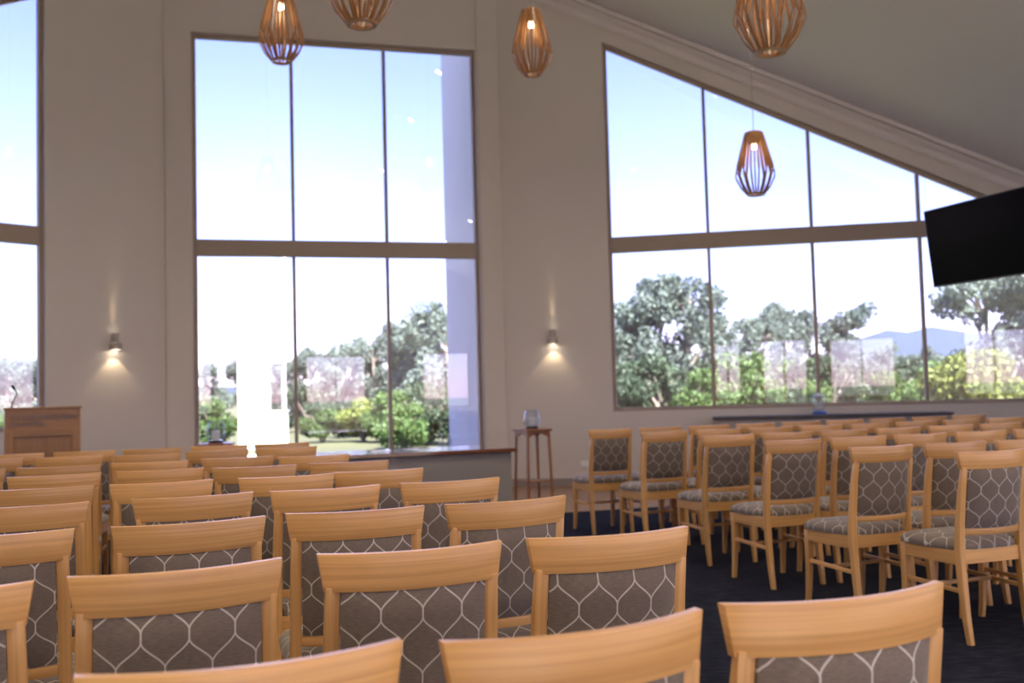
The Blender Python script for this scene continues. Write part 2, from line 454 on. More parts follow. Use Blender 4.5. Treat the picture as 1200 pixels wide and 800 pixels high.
wall('wall_right', 'warm grey gable wall around the sloping window', COR, TR, spans)
dl0, dl1, zl0, topl = sloped('window_3', 'bronze-framed window with sloping head at the left edge', LC, TL, -1, base_top + .12, 4, WS0, WP)
spans = [(-dl0, 0, [(-.02, cz(LC, TL, -dl0), -.02, cz(LC, TL, 0))]),
         (-dl1, -dl0, [(-.02, zl0, -.02, zl0), (topl(dl1), cz(LC, TL, -dl1), topl(dl0), cz(LC, TL, -dl0))]),
         (-LLEN, -dl1, [(-.02, cz(LC, TL, -LLEN), -.02, cz(LC, TL, -dl1))])]
wall('wall_left', 'warm grey angled wall behind the lectern', LC, TL, spans)
# side and rear walls: openings reflected in the glass, others added for light
TS = -AX
SLEN = ya(RE) - REAR_Y
sh = [(8.2 + 3.7 * k, 11.5 + 3.7 * k, .1, 2.95) for k in range(2)]
wall('wall_side_right', 'right side wall with two tall windows', RE, TS, rect_wall_spans(RE, TS, 0, SLEN, sh))
for k, h in enumerate(sh): grid_window('window_%d' % (4 + k), 'side window number %d from the gable wall' % (k + 1), RE, TS, *h, 2)
LL = ya(LE) - REAR_Y
wall('wall_side_left', 'plain left side wall', RL_, AX, rect_wall_spans(RL_, AX, 0, LL, []))
TB = -TM
def sx(x): return XR - x                               # rear wall runs from the right rear corner to the left
rear = [(sx(7.5), sx(4.2), .05, 3.4), (sx(3.9), sx(2.2), .85, 2.8), (sx(.35), sx(-1.72), .85, 2.75), (sx(-4.6), sx(-5.6), .85, 2.8), (sx(-2.35), sx(-3.95), 0, 2.85)]  # the first opening is enlarged to light the chairs from the right rear
CL0, CL1 = 4.1, 5.9                                     # high glazing added in the rear gable to light ceiling and walls
clear = [(sx(2.6), sx(-.4), CL0, CL1 - .3), (sx(-.9), sx(-2.9), CL0, CL1 + .6)]
def rear_spans():
    cuts = sorted({0, XR - XL, sx(RIDGE), *[h[0] for h in rear + clear], *[h[1] for h in rear + clear]}); out = []
    for a, b in zip(cuts, cuts[1:]):
        hs = sorted([(h[2], h[3]) for h in rear + clear if h[0] <= a + 1e-6 and h[1] >= b - 1e-6])
        z = -.02; bands = []
        for z0_, z1_ in hs:
            if z0_ > z + .03: bands.append((z, z0_, z, z0_))
            z = z1_
        bands.append((z, cz(RR, TB, a), z, cz(RR, TB, b))); out.append((a, b, bands))
    return out
wall('wall_rear', 'rear wall with windows and a glazed door', RR, TB, rear_spans())
for k, h in enumerate(rear[:4]): grid_window('window_%d' % (8 + k), 'timber-framed rear window number %d from the right' % (k + 1), RR, TB, *h, 2, None, FRAMET, .08)
for k, h in enumerate(clear): grid_window('window_%d' % (12 + k), 'added high rear gable window number %d from the right' % (k + 1), RR, TB, *h, 2)
grid_window('door_1', 'timber-framed glazed double door in the rear wall', RR, TB, *rear[4], 2, None, FRAMET, .09)

# floor, carpet, ceiling --------------------------------------------------------
def poly_slab(name, label, cat, pts, zf, thick, mat, up=False):
    n = len(pts); vs = [(p.x, p.y, zf(p)) for p in pts]; ws = [(p.x, p.y, zf(p) + (thick if up else -thick)) for p in pts]
    mb = MB().add(vs + ws, [tuple(range(n)), tuple(range(n, 2 * n))[::-1]] + [(i, (i + 1) % n, (i + 1) % n + n, i + n) for i in range(n)])
    return tag(obj(name, mb, mat), label, cat, kind='structure')
room = [COR, RE, RR, RL_, LE, LC]
edge_y = 10.25
fl = poly_slab('floor', 'polished timber floor in front of the middle window', 'floor', room, lambda p: 0, .15, TFLOOR)
def on_line(p, q, y):
    f = (y - ya(p)) / (ya(q) - ya(p)); return p + (q - p) * f
cr = on_line(RE, COR, edge_y) if ya(RE) < edge_y else on_line(RE, RR, edge_y)
cl = on_line(LE, LC, edge_y)
BOUNCE_Y = -.7                                         # unseen pale tiles added behind the camera to bounce light into the room
carp = [cr] + ([RE] if ya(RE) < edge_y else []) + [pt(XR, BOUNCE_Y), pt(XL, BOUNCE_Y), LE, cl]
poly_slab('floor_bounce_tiles', 'added pale tiled floor by the rear door, bouncing light', 'floor', [pt(XR, BOUNCE_Y), RR, RL_, pt(XL, BOUNCE_Y)], lambda p: .008, .012, TILE)
poly_slab('carpet', 'dark navy mottled carpet under the chairs', 'carpet', carp, lambda p: .008, .012, CARPET)
mid = COR - TM * (MIDW / 2); rr_ = pt(RIDGE, REAR_Y)
def grow(p, c, d=.16): return p + (p - c).normalized() * d
cen = pt(RIDGE, 4)
poly_slab('ceiling', 'pale grey sloping ceiling, right half', 'ceiling', [mid + AX * .16, grow(COR, cen), grow(RE, cen), grow(RR, cen), rr_ - AX * .16], ceil_z, .18, CEIL, True)
poly_slab('ceiling', 'pale grey sloping ceiling, left half', 'ceiling', [rr_ - AX * .16, grow(RL_, cen), grow(LE, cen), grow(LC, cen), mid + AX * .16], ceil_z, .18, CEIL, True)
# cornice, stepped, along the sloping wall heads
def cornice(name, label, p0, t, sa, sb):
    prof = [(0, -.24), (.025, -.24), (.04, -.20), (.04, -.14), (.075, -.10), (.10, -.055), (.16, -.045), (.16, .02), (0, .02)]
    rings = []
    for s in (sa, sb):
        z = ceil_z(p0 + t * s); rings.append([(s, -d, z + h) for d, h in prof])
    o = obj(name, MB().loft(rings), TRIMW); o.matrix_world = frame_matrix(p0, t)
    return tag(o, label, 'cornice', kind='structure')
cornice('trim_1', 'moulded cornice under the ceiling of the right gable wall', COR, TR, 0.0, RLEN)
cornice('trim_2', 'moulded cornice above the left angled wall', LC, TL, -LLEN, 0.0)
def local_box(name, label, cat, p0, t, b, mat, kind='structure', bevel=0):
    o = obj(name, MB().box(*b), mat, bevel=bevel); o.matrix_world = frame_matrix(p0, t)
    return tag(o, label, cat, kind=kind)
for nm, lab, s0, s1 in (('trim_3', 'flat pilaster strip right of the middle window', -.315, -.02), ('trim_4', 'flat pilaster strip left of the middle window', -MIDW + .02, -4.22)):
    z = min(cz(COR, TM, s0), cz(COR, TM, s1)) - .12
    local_box(nm, lab, 'pilaster', COR, TM, (s0, s1, -.035, 0, 0, z), WALL)
for nm, lab, p0, t, s0, s1 in (('baseboard_right', 'dark skirting board along the right gable wall', COR, TR, .02, RLEN), ('baseboard_left', 'dark skirting board along the left angled wall', LC, TL, -LLEN, -.02),
                         ('baseboard_middle', 'dark skirting board under the middle window', COR, TM, -MIDW + .34, -.34)):
    local_box(nm, lab, 'skirting', p0, t, (s0, s1, -.018, 0, 0, .11), SKIRT, bevel=.004)
local_box('trim_5', 'white sill board inside the middle window', 'window sill', COR, TM, (MW0, MW1, -.05, .07, MWZ0 - .03, MWZ0), TRIMW)
# fin wall outside the middle window
local_box('wall_fin', 'pale rendered fin wall outside, right of the middle window', 'wall', COR, TM, (-.36, -.12, THK + .005, 2.36, -.3, 8.0), REND)

# ------------------------------------------------------------------ chairs
def yc(x): return -.300 + .058 * (x / .22) ** 2
def chair_meshes():
    P = {}
    # crest rail
    rings = []
    N = 14
    for i in range(N + 1):
        f = -1 + 2 * i / N; xt, xb = .220 * f, .2065 * f
        rings.append([(xb, yc(xb) + .011, .874), (xb, yc(xb) - .011, .874), (xt, yc(xt) - .014, .960), (xt, yc(xt) + .010, .960)])
    P['crest_rail'] = MB().loft(rings).mesh('crest_rail', WX, bevel=.0016, smooth=True)
    # back legs that run up as posts
    for sgn in (-1, 1):
        st = [(0, .190, -.248, .027, .028), (.12, .191, -.230, .030, .034), (.30, .192, -.214, .034, .040), (.46, .192, -.205, .035, .042),
              (.60, .191, -.214, .034, .036), (.78, .189, -.238, .034, .028), (.885, .187, yc(.187) - .0, .034, .022)]
        rings = [[(sgn * x + a * w / 2, y + b * d / 2, z) for a, b in ((-1, -1), (1, -1), (1, 1), (-1, 1))] for z, x, y, w, d in st]
        P['back_leg', sgn] = MB().loft(rings).mesh('back_leg', WZ, bevel=.003, smooth=True)
        st = [(0, .196, .212, .026, .028), (.10, .194, .200, .029, .031), (.22, .193, .190, .033, .035), (.34, .193, .186, .037, .038), (.455, .193, .186, .038, .038)]
        rings = [[(sgn * x + a * w / 2, y + b * d / 2, z) for a, b in ((-1, -1), (1, -1), (1, 1), (-1, 1))] for z, x, y, w, d in st]
        P['front_leg', sgn] = MB().loft(rings).mesh('front_leg', WZ, bevel=.003, smooth=True)
        P['side_rail', sgn] = MB().hexa([(sgn * .184, -.19, .392), (sgn * .204, -.19, .392), (sgn * .207, .17, .392), (sgn * .187, .17, .392),
                                         (sgn * .184, -.19, .462), (sgn * .204, -.19, .462), (sgn * .207, .17, .462), (sgn * .187, .17, .462)]).mesh('side_rail', WY, bevel=.003)
        P['side_stretcher', sgn] = MB().bars([(sgn * .191, -.215, .262), (sgn * .193, .19, .275)], .018, .022, (0, 0, 1)).mesh('side_stretcher', WY, bevel=.003)
    P['cross_stretcher'] = MB().box(-.185, .185, -.02, -.002, .259, .279).mesh('cross_stretcher', WX, bevel=.003)
    def curved_bar(z0, z1, xh, yo, th, lean):
        rr = []
        for i in range(11):
            x = xh * (-1 + 2 * i / 10); y = yc(x) + yo
            rr.append([(x, y + th / 2, z0), (x, y - th / 2, z0), (x, y - th / 2 - lean, z1), (x, y + th / 2 - lean, z1)])
        return MB().loft(rr)
    P['lower_rail'] = curved_bar(.542, .574, .178, .048, .018, .003).mesh('lower_rail', WX, bevel=.0025, smooth=True)
    P['rear_rail'] = MB().box(-.178, .178, -.216, -.196, .396, .468).mesh('rear_rail', WX, bevel=.003)
    P['front_rail'] = MB().box(-.178, .178, .178, .198, .392, .462).mesh('front_rail', WX, bevel=.003)
    # upholstered back
    mb = MB(); nx, nz = 12, 8; rings = []
    for i in range(nx + 1):
        fx = -1 + 2 * i / nx; x = .1705 * fx; ring = []
        for side in (1, -1):
            for j in range(nz + 1):
                fz = j / nz if side > 0 else 1 - j / nz
                z = .577 + .300 * fz
                puff = .016 * (max(0, 1 - abs(fx) ** 6) * max(0, 1 - abs(2 * fz - 1) ** 6)) ** .5
                yy = yc(x) + .042 * (1 - fz) - .002
                ring.append((x, yy + side * (.005 + puff), z))
        rings.append(ring)
    P['back_panel'] = mb.loft(rings).mesh('back_panel', FABRIC, smooth=True, uvf=lambda c: (c.x + .012, c.z - .9))
    # seat cushion
    mb = MB(); rings = []
    def outline(k, sc, inset):
        a = 2 * math.pi * k / 40; ca, sa_ = math.cos(a), math.sin(a); e = .28
        x = math.copysign(abs(ca) ** e, ca); y = math.copysign(abs(sa_) ** e, sa_)
        hw = (.222 if y > 0 else .222 - .03 * abs(y)) - inset
        return x * hw * sc, (.006 + y * (.225 - inset)) * sc
    for z, sc, ins in ((.462, 1, .012), (.466, 1, .002), (.480, 1, 0), (.492, 1, .004), (.507, .95, .008), (.519, .82, .008), (.528, .55, 0), (.531, .25, 0)):
        rings.append([(*outline(k, sc, ins), z) for k in range(40)])
    for ring in rings:                                  # notch round the back posts
        for i, (x, y, z) in enumerate(ring):
            if y < -.17 and abs(x) > .165: ring[i] = (math.copysign(.165, x), y, z) if y < -.185 else (x, -.178, z)
    P['seat_cushion'] = mb.loft(rings).mesh('seat_cushion', FABRIC, smooth=True, uvf=lambda c: (c.x, c.y))
    return P
CH = chair_meshes()
def chair(cx, cy, deg, label, group):
    """cx, cy: middle of the crest rail"""
    a = R(deg); fx, fy = -math.sin(a), math.cos(a)
    t = thing('banquet_chair', label, 'chair', (cx + fx * .275, cy + fy * .275, .0), a, group)
    for k, me in CH.items(): link(k if isinstance(k, str) else k[0], me, t)
    return t
ORD = ['first', 'second', 'third', 'fourth', 'fifth', 'sixth', 'seventh', 'eighth', 'ninth', 'tenth']
LEFT = {
 'C': [(.55, 1.68, 18), (.24, 2.47, 19), (-.02, 3.29, 25), (-.26, 4.10, 24), (-.65, 4.77, 20), (-.91, 5.45, 17), (-1.24, 6.13, 19), (-1.67, 7.27, 20), (-1.87, 7.97, 22)],
 'B': [(.10, 1.50, 23), (-.24, 2.31, 18), (-.50, 3.12, 17), (-.74, 3.90, 24), (-1.05, 4.57, 22), (-1.39, 5.28, 14), (-1.72, 6.16, 23), (-2.13, 7.09, 22), (-2.34, 7.84, 16)],
 'A': [(-.37, 1.36, 20), (-.72, 2.12, 23), (-.96, 2.93, 23), (-1.21, 3.73, 22), (-1.57, 4.41, 23), (-1.87, 5.22, 19), (-2.19, 5.93, 15), (-2.52, 6.79, 22), (-2.80, 7.65, 22)],
 'Z': [None, (-1.18, 1.92, 20), (-1.47, 2.76, 20), (-1.76, 3.53, 20), (-2.05, 4.26, 21), (-2.34, 5.03, 24), (-2.64, 5.73, 22), (-3.08, 6.82, 17), (-3.27, 7.52, 20)],
 'Y': [None, None, None, None, (-2.52, 4.08, 20), (-2.81, 4.86, 20), (-3.11, 5.56, 21), (-3.55, 6.65, 18), (-3.74, 7.35, 20)]}
for ci, k in enumerate('CBAZY'):
    for r, c in enumerate(LEFT[k]):
        if c is None: continue
        where = 'on the central aisle' if ci == 0 else ORD[ci] + ' seat from the central aisle'
        chair(*c, 'beech chair, left block, %s row from the camera, %s' % (ORD[r], where), 'chairs of the left block')
RB = [(2.42, 4.99), (2.08, 5.57), (1.83, 6.46), (1.60, 7.35), (1.26, 8.22), (.89, 9.06)]
NC = [2, 3, 5, 6, 8, 9]
for r, (bx_, by_) in enumerate(RB):
    for c in range(NC[r]):
        where = 'on the central aisle' if c == 0 else ORD[c] + ' seat from the central aisle'
        chair(bx_ + .484 * c, by_ + .155 * c, 20 + random.uniform(-2.5, 2.5), 'beech chair, right block, %s row from the camera, %s' % (ORD[r], where), 'chairs of the right block')

# ------------------------------------------------------------------ pendants
def pendant_meshes():
    P = {}; Hh = .72
    def rib(r_mid, z_mid, r_top, r_bot):
        pts = [(r_bot, 0, .012), (r_bot + (r_mid - r_bot) * .55, 0, .012 + (z_mid - .012) * .42), (r_mid, 0, z_mid), (r_mid - .004, 0, z_mid + .05), (r_top, 0, Hh)]
        return MB().bars(pts, .017, .011, (1, 0, 0)).mesh('rib', CANE, bevel=.002, seg=1)
    P['outer'] = rib(.226, .215, .098, .100); P['inner'] = rib(.208, .30, .104, .086)
    P['top_ring'] = MB().loft([[(r * math.cos(2 * math.pi * k / 24), r * math.sin(2 * math.pi * k / 24), z) for k in range(24)] for r, z in ((.078, .70), (.110, .70), (.108, .73), (.078, .73))], closed=True).mesh('top_ring', CANE, smooth=True)
    P['cap'] = MB().lathe([(.095, .725), (.097, .735), (.09, .742), (.02, .745)], 24).mesh('cap', CANE, smooth=True)
    P['bottom_ring'] = MB().loft([[(r * math.cos(2 * math.pi * k / 24), r * math.sin(2 * math.pi * k / 24), z) for k in range(24)] for r, z in ((.072, 0), (.100, 0), (.102, .022), (.074, .022))], closed=True).mesh('bottom_ring', CANE, smooth=True)
    P['lamp_holder'] = MB().lathe([(.05, .60), (.055, .605), (.06, .73), (.02, .732)], 20).mesh('lamp_holder', CANE, smooth=True)
    P['bulb'] = MB().lathe([(.004, .535), (.022, .542), (.031, .56), (.03, .58), (.02, .60), (.016, .612)], 16).mesh('bulb', BULB, smooth=True)
    return P
PM = pendant_meshes()
def pendant(x, y, z, label):
    t = thing('pendant_lamp', label, 'pendant lamp', (x, y, z), random.uniform(0, 1), 'timber pendant lamps')
    for k in range(14):
        for nm, off in (('outer', 0), ('inner', .5)):
            o = link('rib', PM[nm], t); o.rotation_euler = (0, 0, 2 * math.pi * (k + off) / 14)
    for nm in ('top_ring', 'cap', 'bottom_ring', 'lamp_holder', 'bulb'): link(nm, PM[nm], t)
    top = ceil_z(Vector((x, y))) - z
    obj('cord', MB().tube([(0, 0, .742), (0, 0, top - .01)], .004, 6), CORD, t)
    obj('ceiling_rose', MB().lathe([(.055, top - .045), (.06, top - .04), (.06, top + .03), (.02, top + .035)], 20), WHITEP, t, smooth=True)
    ld = bpy.data.lights.new('pendant_light', 'POINT'); ld.energy = 0.6; ld.color = (1, .72, .42); ld.shadow_soft_size = .03
    lo = bpy.data.objects.new('pendant_light', ld); col.objects.link(lo); lo.parent = t; lo.location = (0, 0, .50)
for x, y, z, lab in ((-2.254, 9.807, 4.714, 'timber cage pendant lamp hanging before the left head of the middle window'),
                     (-.928, 6.338, 3.742, 'large near timber cage pendant lamp cut by the top edge, above the middle window'),
                     (.308, 10.83, 4.846, 'timber cage pendant lamp against the plain wall between the two big windows'),
                     (1.72, 6.26, 3.455, 'large near timber cage pendant lamp against the grey ceiling'),
                     (2.867, 11.30, 3.517, 'timber cage pendant lamp silhouetted against the sloping window')):
    pendant(x, y, z, lab)

# ------------------------------------------------------------------ wall sconces
def sconce(p0, t, s, label):
    w = bpy.data.objects.new('wall_sconce', None); col.objects.link(w)
    m = frame_matrix(p0, t) @ Matrix.Translation((s, 0, 1.98)); w.matrix_world = m
    tag(w, label, 'wall light', 'wall sconces')
    obj('back_plate', MB().box(-.03, .03, -.012, 0, .02, .20), SCONB, w, bevel=.003)
    obj('upper_tube', MB().lathe([(.030, .095), (.034, .095), (.034, .205), (.028, .205), (.026, .195), (.01, .195)], 20, 0, -.075), SCONB, w, smooth=True)
    obj('lower_bell', MB().lathe([(.062, .012), (.072, 0), (.074, .07), (.045, .098), (.02, .1)], 24, 0, -.082), SCONB, w, smooth=True)
    obj('upper_lens', MB().lathe([(.012, .196), (.025, .196), (.025, .199), (.01, .2)], 16, 0, -.075), SCON, w)
    obj('lower_lens', MB().lathe([(.02, .004), (.060, .004), (.061, .011), (.02, .012)], 20, 0, -.082), SCON, w)
    for nm, z, yo, e, ang, bl, rx in (('upper_light', .215, -.035, 5.0, 26, 1.0, math.pi), ('lower_light', -.012, -.085, 1.7, 92, .45, 0)):
        ld = bpy.data.lights.new(nm, 'SPOT'); ld.energy = e; ld.spot_size = R(ang); ld.spot_blend = bl; ld.color = (1, .76, .46); ld.shadow_soft_size = .012
        lo = bpy.data.objects.new(nm, ld); col.objects.link(lo); lo.parent = w; lo.location = (0, yo, z); lo.rotation_euler = (rx, 0, 0)
sconce(COR, TR, .689, 'small up and down wall light between the middle and sloping windows')
sconce(LC, TL, -.69, 'small up and down wall light on the wall left of the middle window')

# ------------------------------------------------------------------ ceiling downlights
dl_ring = MB().loft([[(r * math.cos(2 * math.pi * k / 20), r * math.sin(2 * math.pi * k / 20), z) for k in range(20)] for r, z in ((.062, -.006), (.085, -.006), (.085, .012), (.062, .012))], closed=True).mesh('trim_ring', WHITEP)
dl_lens = MB().lathe([(.02, 0), (.061, 0), (.061, .01), (.02, .012)], 20).mesh('lens', DLENS)
k_ = 0
for ix, xr in enumerate((-7.0, -4.7, -2.3, 2.3, 4.7, 7.0)):
    for iy, yy in enumerate((9.2, 5.9, 1.0, -2.6)):
        if abs(xr) > 5 and yy > 5: continue
        p = pt(RIDGE + xr, yy); z = ceil_z(p)
        side = 'left' if xr < 0 else 'right'
        t = thing('ceiling_downlight', 'round recessed downlight, %s slope, %s line from the ridge, %s from the middle window' % (side, ORD[int(abs(xr) / 2.3) - 1], ORD[iy]), 'downlight', (p.x, p.y, z - .012), 0, 'recessed ceiling downlights')
        tilt = math.atan(.5555) * (1 if xr > 0 else -1)
        t.rotation_euler = (Matrix.Rotation(R(15.05), 3, 'Z') @ Matrix.Rotation(tilt, 3, 'Y')).to_euler()
        link('trim_ring', dl_ring, t); link('lens', dl_lens, t)
        ld = bpy.data.lights.new('downlight_light', 'SPOT'); ld.energy = DOWNLIGHT_W; ld.spot_size = R(125); ld.spot_blend = .8; ld.color = (1, .88, .72); ld.shadow_soft_size = .06
        lo = bpy.data.objects.new('downlight_light', ld); col.objects.link(lo); lo.parent = t; lo.location = (0, 0, -.03)
        lo.rotation_euler = Matrix.Rotation(-tilt * .6, 3, 'Y').to_euler()

# ------------------------------------------------------------------ television
def television():
    a = Vector((4.45, 10.42, 0)); d = Vector((.333, -.943, 0)).normalized(); n = Vector((d.y, -d.x, 0))    # n faces the room
    w, h, tilt = 1.44, .82, R(6.0)
    t = thing('television', 'black flat television hung from the ceiling at the right edge', 'television', (0, 0, 0))
    c = a + d * (w / 2) + Vector((0, 0, 2.715))
    xax = d; zax = (Vector((0, 0, 1)) * math.cos(tilt) + n * math.sin(tilt)); yax = zax.cross(xax)      # yax points away from the room
    t.matrix_world = Matrix(((xax.x, yax.x, zax.x, c.x), (xax.y, yax.y, zax.y, c.y), (xax.z, yax.z, zax.z, c.z), (0, 0, 0, 1)))
    obj('housing', MB().box(-w / 2, w / 2, 0, .055, -h / 2, h / 2), BLACK, t, bevel=.006)
    obj('screen', MB().box(-w / 2 + .012, w / 2 - .012, -.004, .002, -h / 2 + .018, h / 2 - .012), SCREEN, t, bevel=.001)
    obj('bracket', MB().box(-.2, .2, .05, .08, -.2, .2), BLACK, t, bevel=.004)
    inv = t.matrix_world.inverted()
    e = c - n * .1; q = c - n * 1.05; top = Vector((q.x, q.y, ceil_z(q.xy) + .03))
    obj('arm', MB().tube([inv @ e, inv @ q], .028, 12), BLACK, t, smooth=True)
    obj('ceiling_pole', MB().tube([inv @ (q - Vector((0, 0, .05))), inv @ top], .03, 12), BLACK, t, smooth=True)
television()

# ------------------------------------------------------------------ lectern
def lectern():
    t = thing('lectern', 'brown timber lectern with panelled front at the left edge', 'lectern', (-4.29, 9.0, 0), R(28))
    w = .302
    obj('plinth', MB().box(-w - .02, w + .02, -.02, .44, 0, .09), LECT_X, t, bevel=.004)
    for sg in (-1, 1):
        obj('side_panel', MB().hexa([(sg * w - .012, .0, .09), (sg * w + .012, .0, .09), (sg * w + .012, .42, .09), (sg * w - .012, .42, .09),
                                     (sg * w - .012, .0, 1.285), (sg * w + .012, .0, 1.285), (sg * w + .012, .42, 1.17), (sg * w - .012, .42, 1.17)]), LECT_Z, t, bevel=.003)
    obj('name_board', MB().box(-w + .012, w - .012, .0, .022, 1.10, 1.285), LECT_X, t, bevel=.002)
    obj('top_moulding', MB().box(-w - .022, w + .022, -.012, .03, 1.283, 1.303), LECT_X, t, bevel=.003)
    for sg in (-1, 1): obj('stile', MB().box(min(sg * (w + .01), sg * (w - .06)), max(sg * (w + .01), sg * (w - .06)), -.014, .02, .09, 1.10), LECT_Z, t, bevel=.003)
    obj('top_rail', MB().box(-w + .06, w - .06, -.014, .02, 1.035, 1.10), LECT_X, t, bevel=.003)
    obj('bottom_rail', MB().box(-w + .06, w - .06, -.014, .02, .09, .18), LECT_X, t, bevel=.003)
    obj('front_panel', MB().box(-w + .06, w - .06, .0, .016, .18, 1.035), LECT_Z, t)
    obj('reading_top', MB().hexa([(-w, .02, 1.265), (w, .02, 1.265), (w, .44, 1.15), (-w, .44, 1.15), (-w, .02, 1.285), (w, .02, 1.285), (w, .44, 1.17), (-w, .44, 1.17)]), LECT_X, t, bevel=.003)
    # raised lettering, too worn and blurred in the photo to read: strokes in two lines
    random.seed(3)
    def stroke_row(x, x1, z0, z1):
        mb = MB()
        while x < x1:
            cw = (z1 - z0) * random.uniform(.55, .8); kind = random.choice('ONLEVAM')
            st = (z1 - z0) * .13
            segs = {'O': [(0, 0, 0, 1), (1, 0, 1, 1), (0, 0, 1, 0), (0, 1, 1, 1)], 'N': [(0, 0, 0, 1), (0, 1, 1, 0), (1, 0, 1, 1)], 'L': [(0, 0, 0, 1), (0, 0, 1, 0)],
                    'E': [(0, 0, 0, 1), (0, 0, 1, 0), (0, .5, .8, .5), (0, 1, 1, 1)], 'V': [(0, 1, .5, 0), (.5, 0, 1, 1)], 'A': [(0, 0, .5, 1), (.5, 1, 1, 0), (.2, .4, .8, .4)],
                    'M': [(0, 0, 0, 1), (0, 1, .5, .3), (.5, .3, 1, 1), (1, 0, 1, 1)]}[kind]
            for a, b, c, d in segs:
                mb.bars([(x + a * cw, -.003, z0 + b * (z1 - z0)), (x + c * cw, -.003, z0 + d * (z1 - z0))], st, .006, (0, 1, 0))
            x += cw + (z1 - z0) * .28
        return mb
    obj('lettering', stroke_row(-.265, .25, 1.185, 1.235), LETTER, t)
    obj('lettering', stroke_row(-.265, .02, 1.135, 1.163), LETTER, t)
    random.seed(11)
    mic = obj('microphone_stem', MB().tube([(-.255, .12, 1.24), (-.256, .115, 1.30), (-.245, .09, 1.36), (-.215, .06, 1.41), (-.212, .05, 1.435), (-.232, .035, 1.47)], .0055, 8), BLACK, t, smooth=True)
    obj('microphone_head', MB().tube([(-.228, .037, 1.463), (-.237, .030, 1.478), (-.248, .022, 1.496), (-.253, .018, 1.503)], [.009, .013, .013, .007], 10), BLACK, mic, smooth=True)
lectern()

# ------------------------------------------------------------------ counter in front of the middle window
CR = Vector((.03, 10.284)); CT = dirn(17.6)
def counter():
    t = bpy.data.objects.new('reception_counter', None); col.objects.link(t)
    t.matrix_world = frame_matrix(CR, CT)
    tag(t, 'long grey panelled counter with red-brown timber top', 'counter')
    L_ = 2.72
    obj('worktop', MB().box(-L_, 0.0, 0, .86, .705, .745), COUNTER, t, bevel=.006)
    obj('front_panel', MB().box(-L_ + .05, -.055, .05, .07, 0.008, .705), COUNTERB, t, bevel=.002)
    for sx_ in (-L_ + .05, -.075): obj('end_panel', MB().box(sx_, sx_ + .02, .07, .80, 0.008, .705), COUNTERB, t, bevel=.002)
    obj('plinth', MB().box(-L_ + .08, -.09, .035, .05, .008, .08), SKIRT, t)
counter()
def on_counter(s, d): p = CR + CT * s + Vector((-CT.y, CT.x)) * d; return (p.x, p.y, .7455)
for s, d, rz, lab in ((-.95, .52, .3, 'white sheet of paper on the counter near the dark pen'), (-1.35, .45, -.2, 'white sheet of paper on the counter before the second mullion'),
                  (-1.9, .5, .5, 'white sheet of paper on the counter behind the aisle chairs'), (-2.3, .42, .1, 'leftmost white sheet of paper on the counter')):
    o = obj('paper_sheet', MB().box(-.105, .105, -.148, .148, 0, .002), PAPER); o.location = on_counter(s, d); o.rotation_euler = (0, 0, R(17) + rz); tag(o, lab, 'paper', 'papers on the counter')
for s, d, lab in ((-.66, .62, 'left one of two slim clear bottles on the counter'), (-.57, .64, 'right one of two slim clear bottles on the counter')):
    t = thing('glass_bottle', lab, 'bottle', on_counter(s, d), 0, 'bottles on the counter')
    obj('body', MB().lathe([(.005, 0), (.028, .001), (.030, .01), (.030, .07), (.013, .10), (.012, .13), (.009, .13), (.010, .10), (.026, .07), (.026, .01), (.004, .008)], 18), VASE, t, smooth=True)
    obj('stopper', MB().lathe([(.006, .122), (.0085, .131), (.013, .134), (.012, .146), (.004, .148)], 14), CHROME, t, smooth=True)
t = thing('pen', 'dark pen lying on the counter beside the papers', 'pen', on_counter(-.86, .62), R(40))
obj('barrel', MB().tube([(-.07, 0, .006), (.055, 0, .006), (.068, 0, .006)], [.006, .006, .002], 10), BLACK, t, smooth=True)
obj('clip', MB().box(-.068, -.02, -.0015, .0015, .011, .0135), CHROME, t)

